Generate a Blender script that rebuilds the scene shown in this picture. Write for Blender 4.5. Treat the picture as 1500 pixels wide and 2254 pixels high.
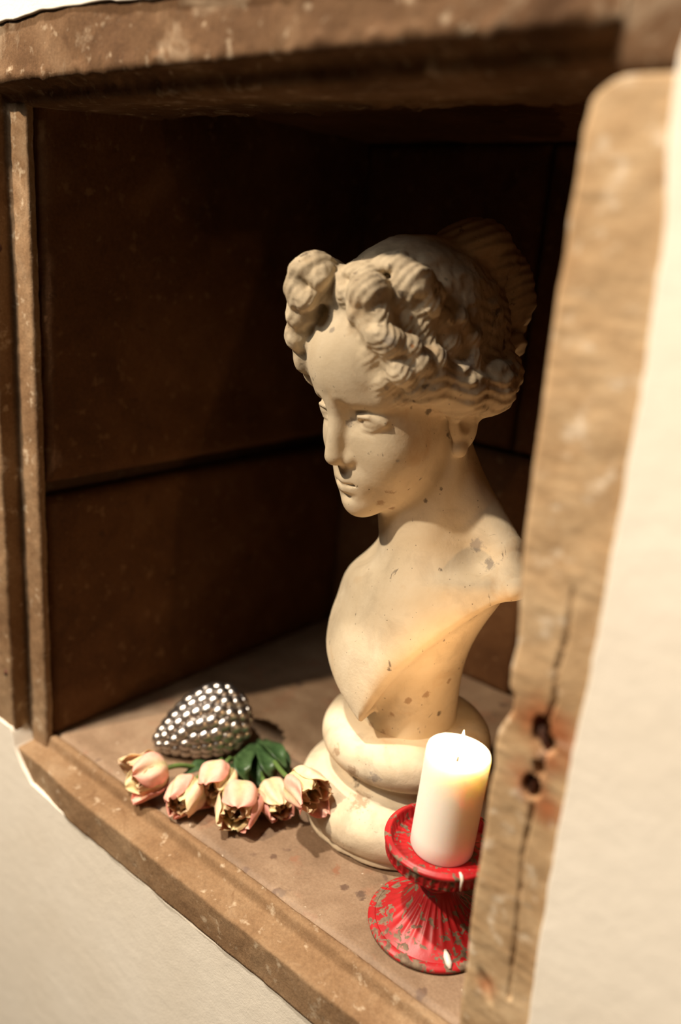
import bpy, bmesh, math, random
import numpy as np
from mathutils import Vector, Matrix

for o in list(bpy.data.objects): bpy.data.objects.remove(o, do_unlink=True)
SC = bpy.context.scene
COL = SC.collection
random.seed(7)

# ------------------------------------------------------------------ camera
# rotation recovered from the photograph's three vanishing points, f = 1860 px on a 1500 x 2254 frame
PX, PY, FPX = 750.0, 1127.0, 1860.0
def _n(v): return v / np.linalg.norm(v)
_V = [(-2337., -810.), (1588., -453.), (-414., 5843.)]
_M = np.stack([-_n(np.array([_V[0][0], _V[0][1], FPX])), _n(np.array([_V[1][0], _V[1][1], FPX])), -_n(np.array([_V[2][0], _V[2][1], FPX]))], 1)
_U, _S, _Vt = np.linalg.svd(_M)
RC = _U @ _Vt                      # world -> camera (x right, y down, z forward)
CAM = np.array([0., -.5325, 1.70125])
def ray(x, y): return RC.T @ np.array([x - PX, y - PY, FPX])
def onY(p, Y): r = ray(*p); return CAM + r * ((Y - CAM[1]) / r[1])
def onZ(p, Z): r = ray(*p); return CAM + r * ((Z - CAM[2]) / r[2])
cd = bpy.data.cameras.new('camera'); cam = bpy.data.objects.new('camera', cd); COL.objects.link(cam)
m = Matrix.Identity(4)
for i in range(3):
    m[i][0] = RC[0, i]; m[i][1] = -RC[1, i]; m[i][2] = -RC[2, i]; m[i][3] = CAM[i]
cam.matrix_world = m
cd.sensor_fit = 'VERTICAL'; cd.sensor_height = 36.0; cd.sensor_width = 24.0
cd.lens = FPX / 2254 * 36.0
cd.clip_start = .01
cd.dof.use_dof = True; cd.dof.focus_distance = .93; cd.dof.aperture_fstop = 1.5
SC.camera = cam

# ------------------------------------------------------------------ light and exposure
W = bpy.data.worlds.new('room_light'); SC.world = W; W.use_nodes = True
bg = W.node_tree.nodes['Background']; bg.inputs[0].default_value = (1.0, .86, .68, 1); bg.inputs[1].default_value = .004
def lamp(name, kind, loc, energy, color, size, target=None, spot=None):
    d = bpy.data.lights.new(name, kind); d.energy = energy; d.color = color
    if kind == 'AREA': d.size = size
    else: d.shadow_soft_size = size
    if spot: d.spot_size = math.radians(spot); d.spot_blend = .6
    o = bpy.data.objects.new(name, d); COL.objects.link(o); o.location = loc
    if target is not None:
        o.rotation_euler = (Vector(target) - Vector(loc)).to_track_quat('-Z', 'Y').to_euler()
    return o
lamp('ceiling_spot', 'SPOT', (-1.62, -1.80, 3.52), 370, (1.0, .81, .60), .05, (-.6, .1, 1.35), 80)
lamp('wall_washer', 'SPOT', (-1.10, -.72, 4.2), 500, (1.0, .88, .73), .07, (-.6, .10, 1.1), 75)
lamp('ceiling_panel', 'AREA', (-1.1, -2.0, 3.25), 11, (1.0, .93, .82), .7, (-.5, .0, 1.4))
SC.view_settings.view_transform = 'Standard'; SC.view_settings.look = 'None'
SC.view_settings.gamma = 1.0; SC.view_settings.use_curve_mapping = False
SC.view_settings.exposure = 0.3

# ------------------------------------------------------------------ helpers
def tag(o, label=None, cat=None, group=None, kind=None):
    if label: o['label'] = label
    if cat: o['category'] = cat
    if group: o['group'] = group
    if kind: o['kind'] = kind
    return o
def link(name, me, mat=None, parent=None, smooth=True):
    if mat is not None:
        me.materials.clear(); me.materials.append(mat)
    if smooth: me.shade_smooth()
    o = bpy.data.objects.new(name, me); COL.objects.link(o)
    if parent is not None: o.parent = parent
    return o
def mesh(name, v, f):
    me = bpy.data.meshes.new(name); me.from_pydata([tuple(map(float, a)) for a in v], [], [tuple(map(int, a)) for a in f]); me.update(); return me
def empty(name, loc=(0, 0, 0)):
    o = bpy.data.objects.new(name, None); COL.objects.link(o); o.location = loc; o.empty_display_size = .02; return o
def structure(o): o['kind'] = 'structure'; return o

_rng = np.random.RandomState(3)
_LAT = _rng.rand(32, 32, 32)
def vnoise(p):
    """value noise in -1..1, p (n,3)"""
    i = np.floor(p).astype(int); f = p - i; f = f * f * (3 - 2 * f); i &= 31; j = (i + 1) & 31
    def g(a, b, c): return _LAT[a, b, c]
    x0, y0, z0 = i.T; x1, y1, z1 = j.T; fx, fy, fz = f.T
    c00 = g(x0, y0, z0) * (1 - fx) + g(x1, y0, z0) * fx; c10 = g(x0, y1, z0) * (1 - fx) + g(x1, y1, z0) * fx
    c01 = g(x0, y0, z1) * (1 - fx) + g(x1, y0, z1) * fx; c11 = g(x0, y1, z1) * (1 - fx) + g(x1, y1, z1) * fx
    return ((c00 * (1 - fy) + c10 * fy) * (1 - fz) + (c01 * (1 - fy) + c11 * fy) * fz) * 2 - 1
def fbm(p, oct=3):
    s = 0; a = 1.
    for k in range(oct): s = s + a * vnoise(p * 2 ** k + 7.3 * k); a *= .5
    return s / 1.75

# ------------------------------------------------------------------ materials
class NT:
    def __init__(s, name):
        s.m = bpy.data.materials.new(name); s.m.use_nodes = True; s.t = s.m.node_tree
        s.b = s.t.nodes['Principled BSDF']; s.co = s.n('ShaderNodeTexCoord').outputs['Object']
    def n(s, t, **k):
        x = s.t.nodes.new(t)
        for a, b in k.items(): setattr(x, a, b)
        return x
    def l(s, a, b): s.t.links.new(a, b)
    def map(s, scale=(1, 1, 1), loc=(0, 0, 0), rot=(0, 0, 0)):
        x = s.n('ShaderNodeMapping'); x.inputs['Scale'].default_value = scale; x.inputs['Location'].default_value = loc; x.inputs['Rotation'].default_value = rot
        s.l(s.co, x.inputs[0]); return x.outputs[0]
    def noise(s, scale, detail=4, rough=.55, vec=None, dist=0):
        x = s.n('ShaderNodeTexNoise'); x.inputs['Scale'].default_value = scale; x.inputs['Detail'].default_value = detail; x.inputs['Roughness'].default_value = rough; x.inputs['Distortion'].default_value = dist
        s.l(vec if vec is not None else s.co, x.inputs['Vector']); return x.outputs['Fac']
    def ramp(s, fac, stops):
        x = s.n('ShaderNodeValToRGB'); e = x.color_ramp.elements
        while len(e) < len(stops): e.new(.5)
        for q, (p, c) in zip(e, stops):
            q.position = p; q.color = (c if len(c) == 4 else (*c, 1)) if not isinstance(c, (int, float)) else (c, c, c, 1)
        s.l(fac, x.inputs[0]); return x.outputs[0]
    def mix(s, fac, a, b, mode='MIX'):
        x = s.n('ShaderNodeMix', data_type='RGBA', blend_type=mode)
        for v, i in ((fac, 0), (a, 6), (b, 7)):
            if isinstance(v, (int, float)): x.inputs[i].default_value = v
            elif isinstance(v, tuple): x.inputs[i].default_value = (*v, 1)
            else: s.l(v, x.inputs[i])
        return x.outputs[2]
    def bump(s, h, strength=.4, dist=.002, normal=None):
        x = s.n('ShaderNodeBump'); x.inputs['Strength'].default_value = strength; x.inputs['Distance'].default_value = dist
        s.l(h, x.inputs['Height'])
        if normal is not None: s.l(normal, x.inputs['Normal'])
        return x.outputs[0]
    def out(s, color=None, rough=.8, normal=None, **k):
        if color is not None:
            if isinstance(color, tuple): s.b.inputs['Base Color'].default_value = (*color, 1)
            else: s.l(color, s.b.inputs['Base Color'])
        if isinstance(rough, (int, float)): s.b.inputs['Roughness'].default_value = rough
        else: s.l(rough, s.b.inputs['Roughness'])
        if normal is not None: s.l(normal, s.b.inputs['Normal'])
        for a, v in k.items(): s.b.inputs[a.replace('_', ' ')].default_value = v
        return s.m

def mat_plaster():
    t = NT('lime_plaster'); a = t.noise(6, 4); c = t.ramp(a, [(.3, (.79, .725, .62)), (.7, (.85, .795, .70))])
    b = t.noise(420, 3, .6); g = t.noise(40, 4)
    return t.out(c, .9, t.bump(b, .25, .0012, t.bump(g, .25, .003)), Specular_IOR_Level=.2)
def mat_stone(name, cols, tool=None, fine=1.0, stains=True, smear=.15):
    t = NT(name)
    a = t.noise(9, 6, .6, dist=.4); c = t.ramp(a, [(.28, cols[0]), (.5, cols[1]), (.72, cols[2])])
    g = t.noise(260, 3, .7); c = t.mix(.35, c, t.ramp(g, [(.3, .25), (.7, .85)]), 'SOFT_LIGHT')
    if stains:
        s = t.noise(26, 5, .65, dist=.6); c = t.mix(t.ramp(s, [(.62, 0.), (.70, .45)]), c, cols[3])
        p = t.noise(55, 3, .6); c = t.mix(t.ramp(p, [(.60, 0.), (.72, .75)]), c, cols[4]); p = t.noise(13, 5, .7, dist=.8); c = t.mix(t.ramp(p, [(.57, 0.), (.70, smear)]), c, cols[4])
    vec = t.map(tool) if tool else None
    h1 = t.noise(60, 5, .65, vec); h2 = t.noise(320 * fine, 3, .7)
    nb = t.bump(h2, .35, .0012, t.bump(h1, .45, .004))
    return t.out(c, .88, nb, Specular_IOR_Level=.25)
FR = [(.15, .080, .037), (.225, .135, .070), (.30, .20, .115), (.12, .055, .022), (.55, .44, .31)]
M_PLASTER = mat_plaster()
M_FRAME = mat_stone('sandstone_frame', FR, (1, 1, .35))
M_LINTEL = mat_stone('sandstone_lintel', [(.070, .032, .012), (.125, .066, .030), (.205, .125, .068), (.06, .026, .010), (.46, .36, .25)], (1.5, 1, .3), smear=.5)
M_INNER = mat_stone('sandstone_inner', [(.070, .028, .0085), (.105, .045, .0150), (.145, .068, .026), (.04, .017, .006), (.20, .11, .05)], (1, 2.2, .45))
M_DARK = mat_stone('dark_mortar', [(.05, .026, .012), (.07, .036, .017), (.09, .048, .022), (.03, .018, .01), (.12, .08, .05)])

def mat_jamb():
    t = NT('sandstone_right_jamb')
    a = t.noise(12, 6, .6, dist=.3); c = t.ramp(a, [(.30, (.30, .180, .085)), (.5, (.43, .29, .160)), (.70, (.56, .41, .25))])
    h = t.noise(30, 4, .6, t.map((1, 1, 4))); c = t.mix(t.ramp(h, [(.35, .3), (.65, 0.)]), c, (.32, .20, .105))
    p = t.noise(45, 4, .6); c = t.mix(t.ramp(p, [(.56, 0.), (.68, .8)]), c, (.64, .53, .40))
    for q, r0 in RUST:
        d = t.n('ShaderNodeVectorMath', operation='DISTANCE'); t.l(t.co, d.inputs[0]); d.inputs[1].default_value = q
        dd = t.n('ShaderNodeMath', operation='MULTIPLY_ADD'); t.l(t.noise(60, 4), dd.inputs[0]); dd.inputs[1].default_value = r0 * 1.6; t.l(d.outputs['Value'], dd.inputs[2])
        c = t.mix(t.ramp(dd.outputs[0], [(r0 * .9, .8), (min(r0 * 2.1, .99), 0.)]), c, (.33, .095, .03))
    g = t.noise(240, 3, .7); c = t.mix(.3, c, t.ramp(g, [(.3, .25), (.7, .85)]), 'SOFT_LIGHT')
    nb = t.bump(g, .3, .001, t.bump(t.noise(70, 5, .65, t.map((1, 1, 1.6))), .4, .002))
    return t.out(c, .88, nb, Specular_IOR_Level=.25)

def mat_floor():
    t = NT('niche_floor_stone')
    a = t.noise(11, 6, .62, dist=.3); c = t.ramp(a, [(.3, (.165, .104, .062)), (.5, (.235, .155, .097)), (.7, (.31, .218, .142))])
    r = t.noise(17, 4, .6, t.map(loc=(3, 1, 0))); c = t.mix(t.ramp(r, [(.56, 0.), (.68, .5)]), c, (.26, .11, .06))
    d = t.noise(30, 3, .5, t.map(loc=(9, 4, 0))); c = t.mix(t.ramp(d, [(.66, 0.), (.70, .75)]), c, (.11, .065, .045))
    w = t.noise(80, 3, .5, t.map(loc=(2, 7, 0))); c = t.mix(t.ramp(w, [(.70, 0.), (.73, .8)]), c, (.52, .43, .33))
    g = t.noise(300, 3, .7); c = t.mix(.3, c, t.ramp(g, [(.3, .25), (.7, .85)]), 'SOFT_LIGHT')
    nb = t.bump(g, .25, .001, t.bump(t.noise(45, 5, .6), .4, .003))
    t.m = t.out(c, .62, nb, Specular_IOR_Level=.35); t.wob = t.noise(110, 4, .65); t.col = c; return t
T_FLOOR = mat_floor(); M_FLOOR = T_FLOOR.m

def mat_bust(name, dirty):
    t = NT(name)
    a = t.noise(14, 6, .6, dist=.3); c = t.ramp(a, [(.3, (.56, .46, .315)), (.5, (.645, .545, .39)), (.7, (.70, .61, .46))])
    s = t.noise(22, 6, .62, t.map(loc=(1.3, 2, .4)), .5)
    c = t.mix(t.ramp(s, [(.52 - .06 * dirty, 0.), (.66 - .06 * dirty, .30 + .35 * dirty)]), c, (.36, .29, .20))
    o = t.noise(15, 5, .6, t.map(loc=(5, 2, 3)), .4); c = t.mix(t.ramp(o, [(.58, 0.), (.72, .5)]), c, (.50, .31, .14))
    k = t.noise(48, 5, .6, t.map((1, 1, .7), loc=(7, 1, 3)), .6); c = t.mix(t.ramp(k, [(.66 - .03 * dirty, 0.), (.70, .85)]), c, (.13, .105, .085))
    v = t.n('ShaderNodeTexVoronoi'); v.inputs['Scale'].default_value = 210; t.l(t.co, v.inputs['Vector'])
    vm = t.noise(90, 2, .5, t.map(loc=(1, 9, 2))); pit = t.ramp(v.outputs['Distance'], [(.10, 1.), (.20, 0.)])
    pm = t.n('ShaderNodeMath', operation='MULTIPLY'); t.l(pit, pm.inputs[0]); t.l(t.ramp(vm, [(.60, 0.), (.66, 1.)]), pm.inputs[1])
    c = t.mix(pm.outputs[0], c, (.10, .07, .045))
    g = t.noise(380, 3, .7); h = t.noise(90, 4, .6)
    nb = t.bump(g, .25, .0008, t.bump(h, .3, .0016))
    t.m = t.out(c, .78, nb, Specular_IOR_Level=.3); t.wob = t.noise(130, 4, .65); t.col = c; return t
def add_stain(t, at, r, col):
    d = t.n('ShaderNodeVectorMath', operation='DISTANCE'); t.l(t.co, d.inputs[0]); d.inputs[1].default_value = at
    m = t.n('ShaderNodeMath', operation='MULTIPLY_ADD'); t.l(t.wob, m.inputs[0]); m.inputs[1].default_value = r * 2.4; t.l(d.outputs['Value'], m.inputs[2])
    k = t.n('ShaderNodeMapRange'); k.interpolation_type = 'SMOOTHSTEP'; k.inputs[1].default_value = r * 1.45; k.inputs[2].default_value = r * 2.0; k.inputs[3].default_value = .8; k.inputs[4].default_value = 0.; t.l(m.outputs[0], k.inputs[0])
    t.col = t.mix(k.outputs[0], t.col, col); t.l(t.col, t.b.inputs['Base Color'])
T_BUST = mat_bust('aged_cream_stone', 0.); T_HAIR = mat_bust('weathered_cream_stone', 1.); T_SOCLE = mat_bust('stained_cream_stone', .35)
for p_, r_, k_ in [((760, 1952), .008, (.09, .05, .035)), ((795, 1968), .011, (.085, .05, .036)), ((832, 1974), .009, (.10, .062, .042)), ((604, 1885), .007, (.10, .055, .036)), ((560, 1880), .006, (.14, .085, .055)), ((540, 1912), .008, (.13, .08, .055)), ((580, 1838), .007, (.09, .05, .035)), ((740, 1915), .011, (.22, .095, .05)), ((650, 1890), .010, (.24, .12, .07)), ((620, 1965), .012, (.17, .115, .08)), ((290, 1790), .005, (.10, .06, .04))]: add_stain(T_FLOOR, tuple(onZ(p_, 1.0)), r_, k_)
M_BUST, M_HAIR, M_SOCLE = T_BUST.m, T_HAIR.m, T_SOCLE.m

def simple(name, col, rough=.6, **k): return NT(name).out(col, rough, **k)
M_IRON = NT('rusted_iron'); M_IRON = M_IRON.out(M_IRON.ramp(M_IRON.noise(120, 4), [(.3, (.03, .016, .012)), (.7, (.14, .045, .018))]), .8)

# ------------------------------------------------------------------ the niche in the wall
K = .75
XL_IN, XL_STEP, XR = -.953, -.992, -.2565
Y_STRIP = .027; Y_BACK = .64
Z0 = 1.0
ZL_FRONT, ZL_STRIP = CAM[2] + .183 * K, CAM[2] + .157 * K
Z_SILL_OUT, Z_TREAD = CAM[2] - 1.017 * K, CAM[2] - .9585 * K

def strip_surface(name, prof, p0, p1, axis, step, amp, nscale, mat, parent=None, rnd=None):
    """stone moulding: a profile polyline (list of 2-D points in the plane normal to axis) swept along axis with a worn, uneven face"""
    pts = []
    for (a, b) in zip(prof[:-1], prof[1:]):
        n = max(1, int(math.dist(a, b) / step))
        for i in range(n): pts.append((a[0] + (b[0] - a[0]) * i / n, a[1] + (b[1] - a[1]) * i / n))
    pts.append(prof[-1]); pts = np.array(pts)
    for _ in range(1):                                   # worn arrises
        q = pts.copy(); q[1:-1] = .25 * pts[:-2] + .5 * pts[1:-1] + .25 * pts[2:]; pts = q
    n = int(abs(p1 - p0) / step) + 1; t = np.linspace(p0, p1, n + 1); npf = len(pts)
    d = np.gradient(pts, axis=0); nrm = np.stack([d[:, 1], -d[:, 0]], 1); nrm /= np.linalg.norm(nrm, axis=1)[:, None] + 1e-9
    T, I = np.meshgrid(t, np.arange(npf), indexing='ij'); A = pts[I]; N = nrm[I]
    P3 = np.stack([T, A[..., 0], A[..., 1]], -1).reshape(-1, 3)
    nz = (fbm(P3 * nscale) + .5 * fbm(P3 * nscale * 4.7)).reshape(T.shape)
    if rnd is not None: nz = nz + rnd(P3).reshape(T.shape) / amp
    A = A + N * (nz * amp)[..., None]
    if axis == 'X': V = np.stack([T, A[..., 0], A[..., 1]], -1)
    else: V = np.stack([A[..., 0], A[..., 1], T], -1)
    V = V.reshape(-1, 3); F = []
    for i in range(n):
        for j in range(npf - 1):
            a = i * npf + j; F.append((a, a + 1, a + npf + 1, a + npf))
    F.append(tuple(range(npf))); F.append(tuple(range(n * npf + npf - 1, n * npf - 1, -1)))
    return link(name, mesh(name, V, F), mat, parent)

# sill: front lip, tread, riser up to the niche floor
sill = strip_surface('trim_1', [(.03, Z_SILL_OUT - .03), (.0, Z_SILL_OUT - .03), (.002, Z_TREAD), (.0295, Z_TREAD + .002), (.034, Z0 + .0008), (.045, Z0 + .0), (.045, Z_SILL_OUT - .03), (.03, Z_SILL_OUT - .03)], -1.06, -.17, 'X', .003, .0014, 22, M_FRAME)
for v in sill.data.vertices:
    if v.co.y < .006 and v.co.z > Z_SILL_OUT - .0045: v.co.y -= .0050 * min(1, max(0, (v.co.x + .93) / .08), max(0, (-.26 - v.co.x) / .04))
structure(sill); tag(sill, 'worn brown stone sill with a stepped front edge under the niche')
# lintel: front face, small step back, dark soffit
def chips(P):
    return np.where(np.abs(P[:, 2] - ZL_FRONT) < .012, -.006 * np.clip(fbm(P * 60 + 3), 0, 1), 0)
lint = strip_surface('trim_2', [(.22, ZL_STRIP + .03), (.20, ZL_STRIP + .012), (Y_STRIP + .012, ZL_STRIP), (Y_STRIP, ZL_STRIP + .003), (Y_STRIP - .003, ZL_FRONT - .006), (.012, ZL_FRONT - .001), (.0, ZL_FRONT), (.001, ZL_FRONT + .10), (.22, ZL_FRONT + .10), (.22, ZL_STRIP + .03)], -1.10, -.245, 'X', .004, .002, 20, M_LINTEL, rnd=chips)
structure(lint); tag(lint, 'pitted brown stone lintel across the top of the niche')
# the lintel's ear over the right jamb
ear = strip_surface('lintel_ear', [(.02, CAM[2] + .145 * K), (-.0005, CAM[2] + .145 * K), (.0005, ZL_FRONT + .10), (.02, ZL_FRONT + .10), (.02, CAM[2] + .145 * K)], -.245, -.10, 'X', .004, .0012, 25, M_LINTEL, parent=lint)
# left jamb with its shutter rebate
jl = strip_surface('trim_3', [(-1.12, .03), (-1.12, .0), (XL_STEP, .0), (XL_STEP - .001, Y_STRIP), (XL_IN, Y_STRIP + .001), (XL_IN - .001, .040), (-1.12, .040), (-1.12, .03)], Z0 - .045, ZL_STRIP + .02, 'Z', .004, .0018, 21, M_FRAME)
structure(jl); tag(jl, 'brown stone left jamb with a rebate and a rusty iron stub')

# right jamb: outline traced on the wall plane
INNER = [(1312, 120), (1300, 185), (1298, 197), (1283, 260), (1276, 316), (1263, 400), (1246, 483), (1236, 563), (1223, 629), (1210, 723), (1196, 816), (1188, 896), (1168, 1030), (1152, 1150), (1144, 1230), (1140, 1310), (1133, 1419), (1121, 1468), (1118, 1514), (1129, 1525), (1123, 1567), (1106, 1589), (1091, 1612), (1085, 1642), (1085, 1684), (1072, 1741), (1064, 1817), (1053, 1889), (1042, 1949), (1030, 2044), (1023, 2120), (1011, 2195), (1006, 2252), (990, 2400), (985, 2480)]
OUTER = [(1505, 120), (1500, 167), (1483, 300), (1473, 483), (1454, 616), (1433, 749), (1416, 882), (1322, 1400), (1303, 1495), (1282, 1589), (1258, 1703), (1235, 1817), (1212, 1968), (1193, 2082), (1167, 2252), (1130, 2480)]
inn = np.array([onY(p, 0)[[0, 2]] for p in INNER]); outp = np.array([onY(p, 0)[[0, 2]] for p in OUTER])
inn = inn[np.argsort(inn[:, 1])]; outp = outp[np.argsort(outp[:, 1])]
CRACK = [onY(p, 0)[[0, 2]] for p in [(1248, 1400), (1225, 1475), (1222, 1545), (1200, 1600), (1203, 1640), (1190, 1700), (1176, 1738), (1170, 1790), (1150, 1880), (1145, 1960), (1137, 2040), (1127, 2120), (1120, 2200)]]
CRACK = [onY((1262, 1300), 0)[[0, 2]]] + CRACK
HOLES = [(onY((1193, 1605), 0)[[0, 2]], .0085), (onY((1202, 1635), 0)[[0, 2]], .008), (onY((1186, 1690), 0)[[0, 2]], .0055), (onY((1172, 1738), 0)[[0, 2]], .0085)]
RUST = [(tuple(onY((1180, 1588), 0)), .019), (tuple(onY((1238, 1618), 0)), .019), (tuple(onY((1160, 1715), 0)), .016), (tuple(onY((1200, 1780), 0)), .015), (tuple(onY((1215, 1680), 0)), .013), (tuple(onY((1068, 2170), 0)), .010)]
M_JAMB = mat_jamb()
def right_jamb():
    zs = np.arange(Z0 - .06, CAM[2] + .1445 * K, .0022); w = np.linspace(0, 1, 56)
    Zg, Wg = np.meshgrid(zs, w, indexing='ij')
    xi = np.interp(zs, inn[:, 1], inn[:, 0]); xo = np.interp(zs, outp[:, 1], outp[:, 0]) + .02
    Xg = xi[:, None] + (xo - xi)[:, None] * Wg
    Zg = Zg - .016 * np.clip(1 - (Xg - xi[:, None]) / .026, 0, 1) ** 2 * np.clip((Zg - zs[-1] + .05) / .05, 0, 1)   # rounded top inner corner
    P3 = np.stack([Xg, 0 * Xg, Zg], -1).reshape(-1, 3)
    h = .0016 * fbm(P3 * 30) + .0005 * fbm(P3 * np.array([60, 1, 190]))
    q = P3[:, [0, 2]]
    dmin = np.full(len(q), 9.)
    for a, b in zip(CRACK[:-1], CRACK[1:]):
        ab = b - a; t = np.clip(((q - a) @ ab) / (ab @ ab), 0, 1); dmin = np.minimum(dmin, np.linalg.norm(q - a - t[:, None] * ab, axis=1))
    wob = .0012 + .0006 * vnoise(P3 * 90)
    h -= .006 * np.clip(1 - dmin / (wob + .0004), 0, 1)
    for c, r in HOLES:
        d = np.linalg.norm((q - c) * np.array([1.15, .8]), axis=1) * (1 + .3 * vnoise(P3 * 120)); h -= .024 * np.clip((1 - d / r) * 2.2, 0, 1)
    dent = np.array(onY((1068, 2170), 0)[[0, 2]]); dd = q - dent; u = dd @ np.array([.5, -.86]); v = dd @ np.array([.86, .5])
    h -= .004 * np.clip(1.3 - np.sqrt((u / .014) ** 2 + (v / .005) ** 2), 0, 1)
    Y = (-h).reshape(Xg.shape)
    edge = np.clip((Xg - xi[:, None]) / .006, 0, 1); Y = Y + .006 * (1 - np.sqrt(np.clip(1 - (1 - edge) ** 2, 0, 1)))
    V = [np.stack([Xg, Y, Zg], -1).reshape(-1, 3)]; nr, nc = Xg.shape
    F = [(i * nc + j, i * nc + j + 1, (i + 1) * nc + j + 1, (i + 1) * nc + j) for i in range(nr - 1) for j in range(nc - 1)]
    # reveal (inner face) going back and the outer side
    base = nr * nc; ys = [.02, .04, .09]
    for k, y in enumerate(ys): V.append(np.stack([xi + .004 * k + .0012 * fbm(np.stack([xi * 0 + k, zs * 30, zs * 0], -1)), 0 * zs + y, zs], -1))
    cols = [[i * nc for i in range(nr)]] + [[base + k * nr + i for i in range(nr)] for k in range(len(ys))]
    b2 = base + len(ys) * nr; V.append(np.stack([xo, 0 * zs + .09, zs], -1)); cols.append([b2 + i for i in range(nr)]); cols.append([i * nc + nc - 1 for i in range(nr)])
    for ca, cb in zip(cols[:-1], cols[1:]):
        for i in range(nr - 1): F.append((ca[i], ca[i + 1], cb[i + 1], cb[i]))
    top = [i for i in range((nr - 1) * nc, nr * nc)] + [b2 + nr - 1] + [base + k * nr + nr - 1 for k in (2, 1, 0)]
    F.append(tuple(top))
    o = link('trim_4', mesh('trim_4', np.concatenate(V), F), M_JAMB); return structure(o)
jr = tag(right_jamb(), 'pale brown stone right jamb split by a crack with rust stained holes')

def tube(name, pts, rad, mat, parent=None, seg=8, caps=True):
    pts = [Vector(p) for p in pts]; V = []; F = []; n = len(pts)
    rad = rad if isinstance(rad, (list, tuple, np.ndarray)) else [rad] * n
    up = Vector((.3, .2, 1)).normalized()
    for i, p in enumerate(pts):
        d = (pts[min(i + 1, n - 1)] - pts[max(i - 1, 0)]).normalized()
        a = d.cross(up); a = a.normalized() if a.length > 1e-4 else Vector((1, 0, 0)); b = d.cross(a)
        for k in range(seg):
            t = 2 * math.pi * k / seg; V.append(p + (a * math.cos(t) + b * math.sin(t)) * rad[i])
    for i in range(n - 1):
        for k in range(seg):
            F.append((i * seg + k, i * seg + (k + 1) % seg, (i + 1) * seg + (k + 1) % seg, (i + 1) * seg + k))
    if caps: F.append(tuple(range(seg))[::-1]); F.append(tuple(range((n - 1) * seg, n * seg)))
    return link(name, mesh(name, V, F), mat, parent)
def wob(pts, r): return [tuple(np.array(p) + np.random.RandomState(int(1e5 * abs(p[0] + p[2])) % 9999).uniform(-r, r, 3)) for p in pts]
for a, b in (((1196, 1598), (1204, 1648)), ((1186, 1700), (1170, 1742))):
    p = onY(a, .008); q = onY(b, .007); tube('iron_cramp', wob([p, .6 * p + .4 * q, q, q + np.array([0, .012, 0])], .001), [.0030, .0036, .0032, .003], M_IRON, jr)
p = onY((20, 1468), .008); tube('iron_stub', [p + np.array([-.01, .02, 0]), p, p + np.array([.006, -.006, -.003]), p + np.array([.012, .002, -.006])], [.005, .0065, .006, .004], M_IRON, jl)
for c in ((-6, 545), (-4, 727)):
    p = onY(c, .012); tube('iron_stub', [p + np.array([-.006, .01, 0]), p + np.array([0, -.004, 0]), p + np.array([.008, -.004, 0])], [.006, .007, .006], M_IRON, jl)

# plaster wall with an irregular opening, its edge slightly proud of the stone
def plaster_wall():
    low = [onY(p, 0)[[0, 2]] for p in [(-20, 1560), (0, 1581), (27, 1600), (37, 1648), (53, 1688), (72, 1725), (107, 1757), (149, 1797), (271, 1903), (440, 2046), (623, 2182), (718, 2254)]]
    low += [np.array((x, CAM[2] - (1.014 - .002 * (i % 2)) * K)) for i, x in enumerate((-.33, -.27, -.22))]
    right = [outp[i] for i in range(1, len(outp)) if outp[i][1] > Z0 - .01]
    top = [np.array((-.19, ZL_FRONT + .085))] + [onY(p, 0)[[0, 2]] for p in [(1200, -60), (900, -40), (560, -25), (250, 0), (100, 20), (0, 50)]] + [np.array((-1.02, CAM[2] + .25 * K)), np.array((-1.045, CAM[2] + .2 * K)), np.array((-1.05, 1.5)), np.array((-1.046, 1.2))]
    hole = low + right + top
    # subdivide and roughen
    H = []
    for a, b in zip(hole, hole[1:] + hole[:1]):
        n = max(1, int(np.linalg.norm(b - a) / .008))
        for i in range(n):
            c = a + (b - a) * i / n; e = .0022 * fbm(np.array([[c[0] * 45, 3.1, c[1] * 45]]))[0]; H.append((c[0] + e, c[1] + e))
    cu = bpy.data.curves.new('wall', 'CURVE'); cu.dimensions = '2D'; cu.fill_mode = 'BOTH'; cu.extrude = .045; cu.bevel_depth = .0012; cu.bevel_resolution = 2
    for pts in ([(-3, 0), (2.2, 0), (2.2, 3.2), (-3, 3.2)], H[::-1]):
        s = cu.splines.new('POLY'); s.points.add(len(pts) - 1); s.use_cyclic_u = True
        for q, c in zip(s.points, pts): q.co = (c[0], c[1], 0, 1)
    tmp = bpy.data.objects.new('tmp', cu); COL.objects.link(tmp); bpy.context.view_layer.update()
    me = bpy.data.meshes.new_from_object(tmp.evaluated_get(bpy.context.evaluated_depsgraph_get()))
    bpy.data.objects.remove(tmp)
    me.transform(Matrix.Translation((0, .0432, 0)) @ Matrix.Rotation(math.pi / 2, 4, 'X'))
    return link('wall_front', me, M_PLASTER, smooth=False)
structure(tag(plaster_wall(), 'cream plaster wall around the stone niche'))

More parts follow.
